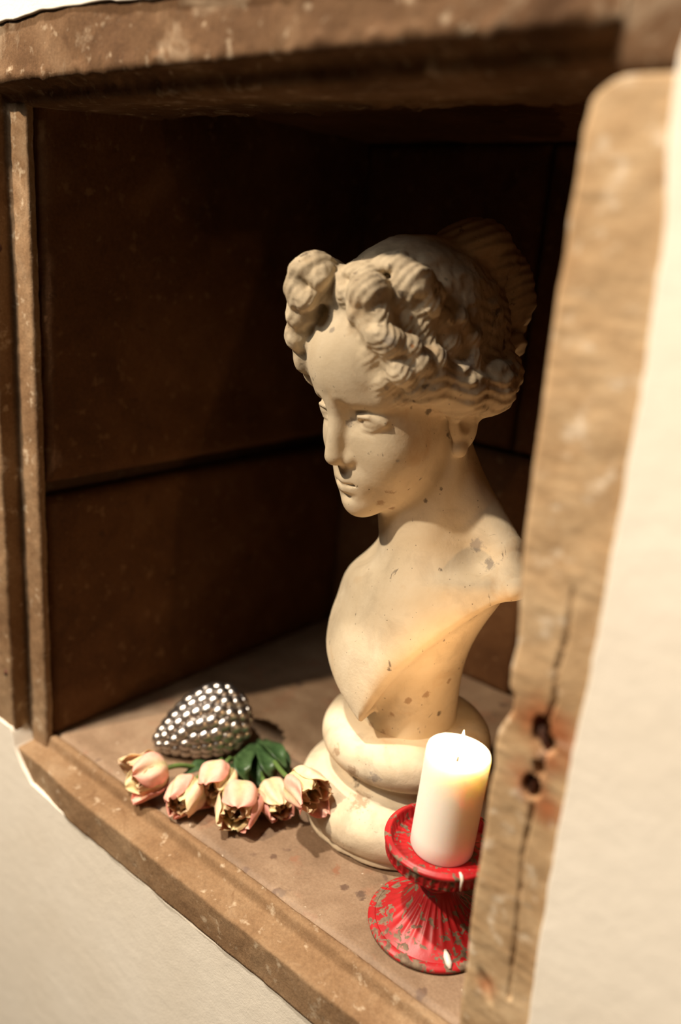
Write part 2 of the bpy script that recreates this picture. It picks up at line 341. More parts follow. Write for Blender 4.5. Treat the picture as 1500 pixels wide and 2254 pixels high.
# interior: rough stone blocks, each its own piece
def block(name, lo, hi, face, mat, parent, amp=.003, step=.01, nscale=16):
    """stone block whose visible face (axis, sign) is uneven and whose edges are worn round"""
    lo, hi = np.array(lo), np.array(hi); ax, sg = face; oth = [i for i in range(3) if i != ax]
    n = [max(2, int((hi[i] - lo[i]) / step)) for i in oth]
    A, B = np.meshgrid(np.linspace(lo[oth[0]], hi[oth[0]], n[0] + 1), np.linspace(lo[oth[1]], hi[oth[1]], n[1] + 1), indexing='ij')
    P3 = np.zeros(A.shape + (3,)); P3[..., oth[0]] = A; P3[..., oth[1]] = B; fc = hi[ax] if sg > 0 else lo[ax]; P3[..., ax] = fc
    nz = amp * fbm(P3.reshape(-1, 3) * nscale).reshape(A.shape) + amp * .5 * fbm(P3.reshape(-1, 3) * nscale * 3.3).reshape(A.shape)
    e = np.minimum.reduce([A - lo[oth[0]], hi[oth[0]] - A, B - lo[oth[1]], hi[oth[1]] - B]); nz -= .006 * np.clip(1 - e / .009, 0, 1) ** 2
    P3[..., ax] += sg * nz; V = P3.reshape(-1, 3); nr, nc = A.shape; F = []
    for i in range(nr - 1):
        for j in range(nc - 1): F.append((i * nc + j, i * nc + j + 1, (i + 1) * nc + j + 1, (i + 1) * nc + j))
    ring = [j for j in range(nc)] + [i * nc + nc - 1 for i in range(1, nr)] + [(nr - 1) * nc + j for j in range(nc - 2, -1, -1)] + [i * nc for i in range(nr - 2, 0, -1)]
    R = V[ring].copy(); R[:, ax] = lo[ax] if sg > 0 else hi[ax]; b = len(V); V = np.concatenate([V, R]); k = len(ring)
    for i in range(k): F.append((ring[i], ring[(i + 1) % k], b + (i + 1) % k, b + i))
    F.append(tuple(range(b, b + k)))
    me = mesh(name, V, F); bm = bmesh.new(); bm.from_mesh(me); bmesh.ops.recalc_face_normals(bm, faces=bm.faces); bm.to_mesh(me); bm.free()
    return link(name, me, mat, parent)
ZT = 1.90
def slab(name, lo, hi, mat): 
    bm = bmesh.new(); bmesh.ops.create_cube(bm, size=1.0)
    for v in bm.verts:
        for i in range(3): v.co[i] = lo[i] if v.co[i] < 0 else hi[i]
    me = bpy.data.meshes.new(name); bm.to_mesh(me); bm.free(); return structure(link(name, me, mat, smooth=False))
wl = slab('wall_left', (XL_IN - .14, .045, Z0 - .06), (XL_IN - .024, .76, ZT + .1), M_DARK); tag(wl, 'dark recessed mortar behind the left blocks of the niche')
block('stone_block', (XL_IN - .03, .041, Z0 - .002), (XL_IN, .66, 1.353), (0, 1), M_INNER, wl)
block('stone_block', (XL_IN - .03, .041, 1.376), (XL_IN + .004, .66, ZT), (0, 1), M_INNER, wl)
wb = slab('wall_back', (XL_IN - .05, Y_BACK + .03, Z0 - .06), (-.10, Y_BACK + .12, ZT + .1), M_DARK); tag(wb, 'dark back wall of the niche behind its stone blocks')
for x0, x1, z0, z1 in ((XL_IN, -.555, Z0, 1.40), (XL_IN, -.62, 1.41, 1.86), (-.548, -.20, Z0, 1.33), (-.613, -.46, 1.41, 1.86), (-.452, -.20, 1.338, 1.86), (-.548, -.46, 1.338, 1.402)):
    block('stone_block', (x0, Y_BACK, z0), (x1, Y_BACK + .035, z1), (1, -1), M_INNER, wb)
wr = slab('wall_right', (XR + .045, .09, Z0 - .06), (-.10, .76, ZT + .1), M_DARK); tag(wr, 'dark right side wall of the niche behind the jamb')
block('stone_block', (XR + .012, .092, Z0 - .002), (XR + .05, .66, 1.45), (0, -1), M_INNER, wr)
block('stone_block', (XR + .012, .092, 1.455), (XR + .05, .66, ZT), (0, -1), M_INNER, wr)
fl = block('floor', (XL_IN - .03, .044, Z0 - .06), (-.20, .70, Z0), (2, 1), M_FLOOR, None, amp=.0012, step=.006, nscale=14); structure(tag(fl, 'worn brown stone floor of the niche with dark drip stains'))
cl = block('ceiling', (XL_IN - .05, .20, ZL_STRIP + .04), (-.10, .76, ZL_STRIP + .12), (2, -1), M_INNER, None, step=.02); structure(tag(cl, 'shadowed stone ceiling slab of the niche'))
# === bust

# ------------------------------------------------------------------ the bust, sculpted as a distance field and meshed with surface nets
HS = 1.05
def rotm(a, b, c):
    a, b, c = map(math.radians, (a, b, c)); ca, sa, cb, sb, cc, sc = math.cos(a), math.sin(a), math.cos(b), math.sin(b), math.cos(c), math.sin(c)
    return np.array([[ca, -sa, 0], [sa, ca, 0], [0, 0, 1]]) @ np.array([[1, 0, 0], [0, cb, -sb], [0, sb, cb]]) @ np.array([[cc, 0, sc], [0, 1, 0], [-sc, 0, cc]])
RH = rotm(167.5, -14.0, 1.0); TH = np.array([-.545, .250, 1.549])
def head_to_world(q): return TH + HS * (RH @ np.array(q))
BX, BY = -.505, .268                                   # body axis
def smin(a, b, k):
    h = np.clip(.5 + .5 * (b - a) / k, 0, 1); return b + (a - b) * h - k * h * (1 - h)
def smax(a, b, k): return -smin(-a, -b, k)
def ell(p, c, r, rot=None):
    q = p - np.asarray(c)
    if rot is not None: q = q @ rot
    r = np.asarray(r); k0 = np.sqrt(((q / r) ** 2).sum(1)); k1 = np.sqrt(((q / r ** 2) ** 2).sum(1)) + 1e-9
    return k0 * (k0 - 1) / k1
def cap(p, a, b, ra, rb):
    a = np.asarray(a, float); b = np.asarray(b, float); ab = b - a; t = np.clip(((p - a) @ ab) / (ab @ ab), 0, 1)
    return np.linalg.norm(p - a - t[:, None] * ab, axis=1) - (ra + (rb - ra) * t)
def chain(p, pts, rad, k=0):
    d = None
    for (a, b), (ra, rb) in zip(zip(pts[:-1], pts[1:]), zip(rad[:-1], rad[1:])):
        e = cap(p, a, b, ra, rb); d = e if d is None else (np.minimum(d, e) if not k else smin(d, e, k))
    return d
def mir(c): return [(c[0], c[1], c[2]), (-c[0], c[1], c[2])]

def f_face(q):
    d = ell(q, (0, -.005, .045), (.073, .094, .088))
    d = smin(d, ell(q, (0, .040, .046), (.068, .072, .070)), .02)
    d = smin(d, ell(q, (0, .034, -.030), (.061, .066, .085)), .02)
    d = smin(d, ell(q, (0, .048, -.080), (.044, .046, .036)), .02)
    d = smin(d, ell(q, (0, .082, -.099), (.020, .020, .019)), .018)
    for s in (-1, 1):
        d = smin(d, ell(q, (s * .036, .058, -.040), (.026, .030, .036)), .02)
        d = smin(d, cap(q, (s * .010, .094, .020), (s * .046, .076, .022), .009, .009), .012)
    # eye hollows, then lids and balls
    for s in (-1, 1):
        d = smax(d, -ell(q, (s * .035, .103, -.001), (.021, .017, .0135)), .010)
        d = smax(d, -ell(q, (s * .017, .106, .002), (.007, .012, .016)), .010)
        d = smin(d, ell(q, (s * .036, .074, -.003), (.0175, .0165, .0125)), .004)
        d = smin(d, chain(q, [(s * .019, .086, -.004), (s * .028, .0915, .0035), (s * .040, .0895, .0040), (s * .052, .079, -.0035)], [.002, .0026, .0026, .002]), .0025)
        d = smin(d, chain(q, [(s * .020, .0855, -.006), (s * .029, .088, -.0105), (s * .040, .0865, -.0105), (s * .051, .079, -.005)], [.0015, .002, .002, .0015]), .003)
    # nose
    d = smin(d, chain(q, [(0, .093, .020), (0, .0985, .000), (0, .105, -.022), (0, .1085, -.039)], [.0095, .0085, .0088, .0105]), .009)
    d = smin(d, ell(q, (0, .094, -.042), (.0155, .014, .010)), .007)
    for s in (-1, 1):
        d = smin(d, ell(q, (s * .0125, .096, -.0445), (.0060, .0085, .0070)), .004)
        d = smax(d, -ell(q, (s * .0062, .104, -.0535), (.0030, .0050, .0030)), .002)
    # mouth
    d = smin(d, ell(q, (0, .086, -.070), (.026, .016, .020)), .012)
    d = smax(d, -cap(q, (0, .1065, -.056), (0, .1045, -.063), .0022, .003), .004)
    for s in (-1, 1):
        d = smin(d, chain(q, [(0, .0995, -.0685), (s * .008, .0985, -.0668), (s * .021, .0880, -.0718)], [.0042, .0044, .0020]), .004)
        d = smin(d, chain(q, [(0, .0985, -.0790), (s * .009, .0965, -.0785), (s * .019, .0880, -.0735)], [.0056, .0050, .0020]), .004)
        d = smax(d, -chain(q, [(0, .1055, -.0733), (s * .012, .1005, -.0728), (s * .024, .0880, -.0728)], [.0016, .0017, .0018]), .0025)
    d = smax(d, -ell(q, (0, .1080, -.0885), (.014, .0095, .0040)), .006)
    # ears
    for s in (-1, 1):
        e = ell(q, (s * .071, -.008, -.022), (.010, .019, .032)); d = smin(d, e, .006)
        d = smax(d, -ell(q, (s * .082, -.003, -.020), (.007, .009, .014)), .004)
        d = smin(d, ell(q, (s * .073, .002, -.051), (.0075, .0085, .0095)), .005)
    return d

def sinterp(x, xs, ys, sig=.010):
    g = np.linspace(xs[0] - .06, xs[-1] + .06, 400); y = np.interp(g, xs, ys); k = np.exp(-.5 * (np.arange(-40, 41) * (g[1] - g[0]) / sig) ** 2); k /= k.sum()
    return np.interp(x, g, np.convolve(np.pad(y, 40, mode='edge'), k, mode='valid'))
RIM_L = [(0.128, 0.018, 0.353), (0.093, 0.04, 0.327), (0.061, 0.063, 0.289), (0.03, 0.082, 0.243), (-0.006, 0.1, 0.174)]
RIM_R = [(-.116, .004, .300), (-.117, .034, .262), (-.096, .066, .226), (-.050, .090, .192), (-.006, .100, .174)]
def f_body(p):
    u = p[:, 0] - BX; v = -(p[:, 1] - BY); w = p[:, 2] - 1.0
    L = lambda x, y, z: (BX + x, BY - y, 1 + z)
    # waist: an oval column flaring up into the cove under the chest
    ws = [.09, .15, .19, .22, .25, .28, .31, .335, .355]
    A = sinterp(w, ws, [.058, .055, .054, .056, .062, .073, .088, .102, .108])
    VF = sinterp(w, ws, [.066, .066, .067, .070, .074, .076, .074, .066, .052])
    VB = sinterp(w, ws, [.058, .055, .054, .054, .056, .058, .060, .058, .052])
    b = np.where(v > 0, VF, VB); n = 2.2
    k = (np.abs(u / A) ** n + np.abs(v / b) ** n) ** (1 / n); d = (k - 1) * np.minimum(A, b) * .85
    d = smax(d, w - .350 - np.where(u < 0, u * .35, 0), .03); d = smax(d, .085 - w, .002)
    # chest shield: swelling front between two cut edges that run down to a point, undercut behind the edges
    def rim(R): z = [q[2] for q in R][::-1]; return sinterp(w, [z[0] - .02] + z + [.39], [-.014] + [abs(q[0]) for q in R][::-1] + [abs(R[0][0])]), sinterp(w, z, [q[1] for q in R][::-1])
    uL, vL = rim(RIM_L); uR, vR = rim(RIM_R)
    vc = sinterp(w, [.165, .18, .205, .235, .265, .295, .32, .34, .36, .39], [.100, .103, .103, .101, .096, .087, .074, .060, .044, .02])
    um = u + .006 * np.clip((.26 - w) / .08, 0, 1); au = np.abs(um); us = np.where(um >= 0, uL, uR); vs = np.where(um >= 0, vL, vR)
    t = np.clip(au / np.maximum(us, .012), 0, 1.3); vf = vc + (vs - vc) * t ** 2.2
    vf = vf + .006 * np.exp(-((au - .046) / .026) ** 2 - ((w - .268) / .034) ** 2)
    sd = smax((v - vf) * .78, (au - us - (v - vs) * .50) * .80, .012); sd = smax(sd, w - .362 - np.where(u < 0, u * .45, 0), .02); sd = smax(sd, -.03 - v, .01)
    d = smin(d, sd, .016)
    # shoulders and trapezius
    d = smin(d, chain(p, [L(.0, -.022, .440), L(.040, -.027, .408), L(.085, -.018, .382), L(.118, .002, .358)], [.040, .034, .026, .012]), .028)
    d = smin(d, chain(p, [L(-.02, -.022, .42), L(-.054, -.022, .350), L(-.096, -.004, .288)], [.040, .030, .018]), .028)
    # neck
    hb = head_to_world((0, -.012, -.035)); nb = np.array(L(0.002, .002, .345))
    d = smin(d, cap(p, nb, hb, .056, .056), .030)
    # sternomastoid cords to the pit of the neck, collar bones
    for s in (-1, 1):
        e = head_to_world((s * .056, -.012, -.050)); d = smin(d, cap(p, e, L(-s * .010, .048, .340), .011, .008), .014)
        d = smin(d, chain(p, [L(s * .014, .050, .332), L(s * .055, .046, .345 if s > 0 else .325), L(s * .09, .026, .352 if s > 0 else .300)], [.005, .006, .005]), .016)
    return d

# curls: (photo pixel, radius, flattening) put down on the head where the pixel's sight line meets the skull
FAR = [((.040, .098, .100), (.016, .014, .014)), ((.050, .098, .078), (.016, .015, .017)), ((.056, .090, .052), (.014, .014, .016)), ((.062, .074, .032), (.014, .016, .016)), ((.006, .066, .120), (.036, .024, .024)), ((-.040, .068, .108), (.022, .020, .018))]
def f_hair_base(q):
    x = np.abs(q[:, 0])
    cap_ = ell(q, (0, -.012, .058), (.080, .104, .100))
    line = (q[:, 1] * .72 - q[:, 2] * .72) - np.interp(x, [0, .03, .06, .09], [-.012, -.006, .010, .030]) + .0     # hairline plane
    d = smax(cap_, line, .012)
    d = smax(d, -.022 - q[:, 2] - .4 * np.clip(-q[:, 1], 0, .06), .012)
    # rolled waves from the parting over the temples to the nape
    for s in (-1, 1):
        r = chain(q, [(s * .034, .084, .106), (s * .056, .076, .084), (s * .068, .060, .058), (s * .074, .040, .034), (s * .078, .004, .016), (s * .076, -.040, .004), (s * .048, -.082, .002), (s * .010, -.100, .012)], [.010, .014, .018, .022, .026, .028, .027, .024], .01)
        d = smin(d, r, .012)
    for c, r in FAR: d = smin(d, ell(q, c, r), .010)
    # gathered mass behind and the high chignon
    d = smin(d, ell(q, (0, -.075, .050), (.062, .050, .065)), .02)
    return d
def f_bun(q):
    q = (q - np.array([0, .0, -.006])) / .94
    d = ell(q, (.0, -.118, .118), (.050, .046, .052))
    d = smin(d, ell(q, (-.012, -.098, .150), (.040, .045, .026)), .012)
    d = smin(d, ell(q, (-.004, -.160, .085), (.036, .030, .050)), .014)
    d = smax(d, -ell(q, (-.050, -.130, .090), (.022, .016, .030)), .008)
    d = smin(d, chain(q, [(-.020, -.150, .110), (-.024, -.172, .070), (-.018, -.168, .040)], [.014, .012, .008]), .006)
    d = smin(d, ell(q, (-.018, -.152, .022), (.017, .017, .016)), .003)
    return d * .94
KNOTS = [  # bow of hair on the crown: centre, radii (head frame)
    ((.030, .098, .124), (.019, .018, .022)), ((.022, .088, .146), (.021, .024, .015)), ((.004, .094, .137), (.011, .012, .010)), ((.036, .098, .102), (.015, .014, .014)),
    ((-.044, .074, .124), (.021, .020, .019)), ((-.024, .062, .140), (.022, .018, .009)),
    ((-.064, .036, .124), (.021, .022, .022)), ((-.070, .020, .112), (.013, .015, .014)), ((-.044, .040, .144), (.020, .018, .009)),
    ((.055, .05, .125), (.02, .024, .02))]
CURL_PX = [(862, 752, .016), (905, 762, .013), (838, 735, .012), (930, 705, .017), (975, 700, .015), (1012, 700, .014), (890, 700, .015), (870, 660, .012), (945, 665, .014), (995, 745, .016), (935, 745, .014), (885, 820, .014), (850, 835, .013), (915, 855, .012), (880, 870, .010), (960, 790, .015), (820, 780, .010), (1040, 740, .013), (1040, 790, .016), (930, 800, .012),
           (700, 640, .010), (668, 655, .012), (760, 640, .010), (840, 690, .011)]
SPOT = []
def march(px):
    o = RH.T @ (CAM - TH) / HS; r = RH.T @ ray(*px); r = r / np.linalg.norm(r); t = .5
    for _ in range(80):
        q = (o + r * t)[None]; d = min(f_hair_base(q)[0], f_face(q)[0], min(ell(q, c, rr)[0] for c, rr in KNOTS)); t += d * .8
        if d < .0004: break
    return o + r * t
for x, y, r in CURL_PX: SPOT.append((march((x, y)), r))
def f_hair(q):
    d = f_hair_base(q)
    x = np.abs(q[:, 0])
    # combed strands: waves running back along the roll, and strands drawn up to the chignon over the crown
    low = np.clip((.105 - q[:, 2]) / .04, 0, 1)
    ph = (q[:, 2] * 1.0 - q[:, 1] * .25) * 2 * math.pi / .0125 + 1.5 * np.sin(q[:, 1] * 2 * math.pi / .046 + x * 60) + 3.0 * fbm(q * 22 + 9, 2)
    d = d - .0009 * np.sin(ph) * low * np.clip((.085 - q[:, 1]) / .03, 0, 1)
    an = np.arctan2(q[:, 0], q[:, 2] - .03 + .0 * x) * 26 + 1.2 * np.sin(q[:, 1] * 70)
    d = d - .0008 * np.sin(an) * (1 - low)
    nz = fbm(q * 70, 2); nz2 = fbm(q * 26 + 4, 2)
    for c, r in KNOTS:
        g = q - np.asarray(c); e = ell(q, c, r) - .0005 * np.sin((g[:, 0] * .8 + g[:, 2] * .5) * 2 * math.pi / .0085 + 2.2 * nz2) - .0012 * nz; d = smin(d, e, .007)
    for c, r in SPOT:
        v = q - (c - .35 * r * _n(c)); g = np.linalg.norm(v, axis=1); e = g - r * .92 - .0004 * np.sin((q[:, 1] - c[1] + q[:, 2] - c[2]) * 2 * math.pi / .0075 + 2 * nz2); d = smin(d, e, .006)
    d = d - .0020 * nz - .0012 * fbm(q * 150 + 2, 2)
    b = f_bun(q) - .0009 * np.sin((q[:, 2] + q[:, 0] * .5) * 2 * math.pi / .012 + 3 * nz2) - .001 * nz
    return smin(d, b, .006)

def bust_field(p):
    q = (p - TH) @ RH / HS
    body = f_body(p); face = f_face(q) * HS
    hair = np.full(len(p), .2); near = (np.abs(q) < .26).all(1)
    if near.any(): hair[near] = f_hair(q[near]) * HS
    fig = smin(body, face, .009)
    tot = smin(fig, hair, .011)
    return tot, hair - fig

def surface_nets(F, lo, hi, h, band=.020, coarse=4):
    n = (np.ceil((np.array(hi) - lo) / h / coarse).astype(int)) * coarse + 1; lo = np.array(lo)
    cn = (n - 1) // coarse + 1
    g = np.stack(np.meshgrid(*[np.arange(k) * h * coarse for k in cn], indexing='ij'), -1).reshape(-1, 3) + lo
    dc = F(g)[0].reshape(cn).astype(np.float32)
    ix = [np.minimum((np.arange(k) + coarse // 2) // coarse, c - 1) for k, c in zip(n, cn)]
    D = dc[np.ix_(*ix)].copy(); msk = np.abs(D) < band
    idx = np.argwhere(msk); L = np.full(tuple(n), 1., np.float32)
    for s in range(0, len(idx), 400000):
        i = idx[s:s + 400000]; d, l = F(i * h + lo); D[i[:, 0], i[:, 1], i[:, 2]] = d; L[i[:, 0], i[:, 1], i[:, 2]] = l
    ins = D < 0; m = tuple(n - 1); cnt = np.zeros(m, np.float32); sm = np.zeros(m + (3,), np.float32); edges = []
    for ax in range(3):
        s0 = [slice(None)] * 3; s1 = [slice(None)] * 3; s0[ax] = slice(0, -1); s1[ax] = slice(1, None)
        a, b = D[tuple(s0)], D[tuple(s1)]; cr = ins[tuple(s0)] != ins[tuple(s1)]
        E = np.argwhere(cr); t = a[cr] / (a[cr] - b[cr]); pos = E.astype(np.float32); pos[:, ax] += t
        o1, o2 = [k for k in range(3) if k != ax]
        for da in (0, 1):
            for db in (0, 1):
                c = E.copy(); c[:, o1] -= da; c[:, o2] -= db; ok = ((c >= 0) & (c < np.array(m))).all(1)
                cc = c[ok]; np.add.at(cnt, tuple(cc.T), 1); np.add.at(sm, tuple(cc.T), pos[ok])
        edges.append((ax, E, ins[tuple(s0)][cr]))
    vid = np.full(m, -1, np.int64); act = cnt > 0; vid[act] = np.arange(act.sum()); V = sm[act] / cnt[act][:, None]
    Q = []
    for ax, E, fl in edges:
        o1, o2 = [(1, 2), (2, 0), (0, 1)][ax]; ok = (E[:, o1] > 0) & (E[:, o2] > 0) & (E[:, o1] < m[o1]) & (E[:, o2] < m[o2]); E = E[ok]; fl = fl[ok]
        def at(a, b): c = E.copy(); c[:, o1] -= a; c[:, o2] -= b; return vid[tuple(c.T)]
        q = np.stack([at(1, 1), at(0, 1), at(0, 0), at(1, 0)], 1); q[~fl] = q[~fl][:, ::-1]; Q.append(q)
    Q = np.concatenate(Q); ci = np.argwhere(act); lab = L[ci[:, 0], ci[:, 1], ci[:, 2]]
    W_ = V * h + lo; e = h * .6; N = np.stack([F(W_ + np.eye(3)[k] * e)[0] - F(W_ - np.eye(3)[k] * e)[0] for k in range(3)], 1); N /= np.linalg.norm(N, axis=1)[:, None] + 1e-9
    return W_, Q, lab, N
def submesh(name, V, Q, N):
    u, inv = np.unique(Q, return_inverse=True); Qn = inv.reshape(Q.shape); me = bpy.data.meshes.new(name); vv = V[u]
    me.vertices.add(len(vv)); me.vertices.foreach_set('co', vv.astype(np.float32).ravel()); me.loops.add(Qn.size); me.loops.foreach_set('vertex_index', Qn.ravel().astype(np.int32))
    me.polygons.add(len(Qn)); me.polygons.foreach_set('loop_start', np.arange(0, Qn.size, 4, dtype=np.int32)); me.update(calc_edges=True); me.validate()
    me.shade_smooth(); me.normals_split_custom_set_from_vertices([tuple(x) for x in N[u]]); return me

def surf(px):
    r = ray(*px); r = r / np.linalg.norm(r); t = .55
    for _ in range(120):
        d = bust_field((CAM + r * t)[None])[0][0]; t += max(d * .7, 0)
        if d < .0006 or t > 1.6: break
    return tuple(CAM + r * t - np.array([-.509, .268, Z0]))
GREY, BRN, BLK, RUSTC = (.30, .26, .22), (.34, .23, .14), (.10, .075, .055), (.42, .17, .05)
STAINS = [(surf(p), r, c) for p, r, c in [((772, 928), .0075, GREY), ((730, 726), .0055, GREY), ((860, 1085), .008, BRN), ((838, 1108), .009, BRN), ((862, 1120), .006, BRN), ((972, 1078), .0035, BLK), ((938, 1103), .004, BLK), ((906, 898), .0035, BLK), ((912, 885), .003, BLK), ((905, 700), .0035, RUSTC), ((904, 730), .0035, RUSTC), ((908, 762), .003, RUSTC),
    ((860, 748), .012, GREY), ((935, 765), .014, GREY), ((985, 775), .015, GREY), ((1030, 800), .015, GREY), ((960, 640), .005, BLK), ((880, 645), .005, BLK), ((815, 1600), .010, BRN), ((845, 1615), .010, BRN), ((1012, 1472), .003, BLK), ((990, 1500), .006, BRN), ((900, 1545), .007, BRN), ((862, 1572), .006, BRN), ((940, 1530), .007, BRN), ((968, 1570), .005, BLK), ((1080, 1240), .012, GREY), ((1050, 1200), .012, GREY), ((905, 815), .004, BLK), ((935, 850), .005, BLK), ((945, 905), .006, BLK), ((850, 855), .005, GREY), ((875, 1015), .003, GREY)]]
for tt in (0, 1):
    t_ = (T_BUST, T_HAIR)[tt]
    for c, r, k in STAINS: add_stain(t_, c, r, k)
for (u_, v_, w_), r, k in [((-.068, -.108, .030), .011, BLK), ((-.080, -.101, .033), .005, BLK), ((-.01, -.088, .082), .012, BLK), ((.01, -.1, .066), .02, BRN), ((-.03, -.104, .118), .012, BRN), ((.0, -.106, .105), .014, BRN), ((.03, -.104, .110), .012, GREY), ((-.12, .04, .02), .01, GREY)]: add_stain(T_SOCLE, (u_, v_, w_), r, k)
bust = empty('portrait_bust', (-.509, .268, Z0)); tag(bust, 'cream stone bust of a woman with a knotted bun, on a round socle', 'bust')
V_, Q_, lab_, N_ = surface_nets(bust_field, (-.700, .075, 1.082), (-.335, .480, 1.765), .0023)
hq = (lab_[Q_] < 0).sum(1) >= 2
def at_base(me): me.transform(Matrix.Translation((.509, -.268, -Z0))); return me
fig = link('figure', at_base(submesh('figure', V_, Q_[~hq], N_)), M_BUST, bust, smooth=False)
hr = link('hair', at_base(submesh('hair', V_, Q_[hq], N_)), M_HAIR, bust, smooth=False); tag(hr, 'weathered waved hair tied in a bow and a high bun')

def lathe(name, prof, mat, parent, seg=96, center=(0, 0), fn=None, closed=True):
    V = []; F = []; n = len(prof)
    for k in range(seg):
        t = 2 * math.pi * k / seg
        for (r, z) in prof:
            if fn: r, z = fn(r, z, t)
            V.append((center[0] + r * math.cos(t), center[1] + r * math.sin(t), z))
    for k in range(seg):
        for j in range(n - 1):
            a = k * n + j; b = ((k + 1) % seg) * n + j; F.append((a, b, b + 1, a + 1))
    if closed: F.append(tuple(k * n for k in range(seg))[::-1]); F.append(tuple(k * n + n - 1 for k in range(seg)))
    return link(name, mesh(name, V, F), mat, parent)
def spline(pts, n=8):
    P = [np.array(p, float) for p in pts]; P = [2 * P[0] - P[1]] + P + [2 * P[-1] - P[-2]]; out = []
    for i in range(1, len(P) - 2):
        for k in range(n):
            t = k / n; a, b, c, d = P[i - 1:i + 3]; out.append(tuple(.5 * (2 * b + (c - a) * t + (2 * a - 5 * b + 4 * c - d) * t * t + (3 * b - a - 3 * c + d) * t ** 3)))
    out.append(tuple(P[-2])); return out
def wear(r, z, t):
    p = np.array([[r * math.cos(t) * 30, r * math.sin(t) * 30, z * 30]]); n = float(fbm(p)[0]); r += .0012 * n
    if z < .014: r -= .004 * max(0., float(fbm(p * 1.7 + 5)[0]) + .15)
    return r, z
lathe('plinth', spline([(.118, .0), (.123, .004), (.122, .011), (.1265, .016), (.130, .030), (.127, .046), (.115, .060), (.103, .068)], 5) + [(.098, .071), (.098, .074)], M_SOCLE, bust, fn=wear)
lathe('scotia', spline([(.102, .066), (.092, .071), (.084, .081), (.088, .091)], 5), M_SOCLE, bust, fn=wear)
lathe('torus_moulding', spline([(.086, .090), (.097, .093), (.1055, .104), (.107, .117), (.102, .131), (.090, .141), (.076, .145), (.055, .146)], 6), M_SOCLE, bust, fn=wear)
# === items
# ------------------------------------------------------------------ red candle holder and pillar candle
HX, HY = -.364, .134
def mat_red():
    t = NT('chipped_red_paint')
    a = t.noise(30, 4); c = t.ramp(a, [(.3, (.27, .005, .008)), (.7, (.45, .014, .018))])
    s = t.noise(85, 5, .6, dist=.5); z = t.n('ShaderNodeSeparateXYZ'); t.l(t.co, z.inputs[0])
    hz = t.ramp(z.outputs['Z'], [(.0, .085), (.028, .03), (.2, 0.)]); th = t.n('ShaderNodeMath', operation='ADD'); t.l(s, th.inputs[0]); t.l(hz, th.inputs[1])
    chip = t.ramp(th.outputs[0], [(.575, 0.), (.59, 1.)])
    c = t.mix(chip, c, t.ramp(t.noise(160, 3), [(.35, (.10, .06, .035)), (.65, (.20, .14, .09))]))
    rg = t.ramp(chip, [(0, .45), (1, .8)])
    return t.out(c, rg, t.bump(chip, -.35, .001, t.bump(t.noise(200, 3), .15, .001)))
M_RED = mat_red()
def mat_wax():
    t = NT('ivory_wax'); m = t.out((.92, .87, .78), .42, None)
    t.b.inputs['Subsurface Weight'].default_value = .85; t.b.inputs['Subsurface Radius'].default_value = (1.0, .78, .58); t.b.inputs['Subsurface Scale'].default_value = .022
    return m
M_WAX = mat_wax()
M_FLAME = bpy.data.materials.new('candle_flame'); M_FLAME.use_nodes = True
_t = M_FLAME.node_tree; _t.nodes.clear(); _e = _t.nodes.new('ShaderNodeEmission'); _e.inputs[0].default_value = (1, .80, .48, 1); _e.inputs[1].default_value = 9
_o = _t.nodes.new('ShaderNodeOutputMaterial'); _t.links.new(_e.outputs[0], _o.inputs[0])

holder = empty('candle_holder', (HX, HY, Z0)); tag(holder, 'chipped red metal candle holder with fluted foot and rimmed plate', 'candle holder')
def flute(r, z, t):
    if .0105 < z < .049:
        k = min(1, (z - .0105) / .008, (.049 - z) / .012 + .2); c_ = math.cos(13 * t); r += .0016 * k * (abs(c_) ** 3 - .3)
    return r, z
lathe('foot', spline([(.060, 0), (.0675, .001), (.0695, .0035), (.0690, .006), (.0660, .0078), (.0625, .0085), (.0610, .0080), (.0575, .0100), (.046, .0165), (.034, .0265), (.0245, .0385), (.0185, .0500), (.0158, .0550)], 5), M_RED, holder, seg=240, fn=flute)
lathe('stem', spline([(.0155, .054), (.0175, .0565), (.0178, .0595), (.0155, .062), (.0140, .064), (.0135, .072), (.0140, .084), (.0165, .0895), (.024, .0935)], 6), M_RED, holder, seg=64)
def rimf(r, z, t):
    if .0965 < z < .1085 and r > .05: r -= .0022 * (.5 + .5 * math.cos(46 * t)) ** .6 
    return r, z
plate = lathe('plate', [(.020, .092), (.050, .0945), (.0570, .0955), (.0590, .0960), (.0592, .0968), (.0595, .0985), (.0597, .1025), (.0597, .1065), (.0597, .1082), (.0603, .1090), (.0612, .1098), (.0614, .1115), (.0610, .1130), (.0598, .1138), (.0582, .1140), (.0572, .1150), (.0558, .1155), (.0545, .1148), (.0538, .1125), (.0525, .1045), (.0500, .1032), (.030, .1028), (.002, .1028)], M_RED, holder, seg=368, fn=rimf)
# wax drips on the rim and the foot
def drip(pts, rad, parent): return tube('wax_drip', pts, rad, M_DRIP, parent, seg=10)
M_DRIP = NT('cold_wax').out((.70, .62, .55), .4, Subsurface_Weight=.3, Subsurface_Scale=.003)
a = math.radians(-38); e = Vector((math.cos(a), math.sin(a), 0))
drip([e * .0545 + Vector((0, 0, .1150)), e * .0590 + Vector((0, 0, .1150)), e * .0616 + Vector((0, 0, .1125)), e * .0612 + Vector((0, 0, .106)), e * .0608 + Vector((0, 0, .0985))], [.0014, .0018, .0019, .0013, .0008], plate)
a = math.radians(-40); e = Vector((math.cos(a), math.sin(a), 0))
drip([e * .050 + Vector((0, 0, .0146)), e * .056 + Vector((0, 0, .0118)), e * .0625 + Vector((.001, 0, .0092)), e * .067 + Vector((.001, 0, .0076))], [.0015, .0036, .0036, .0015], holder)

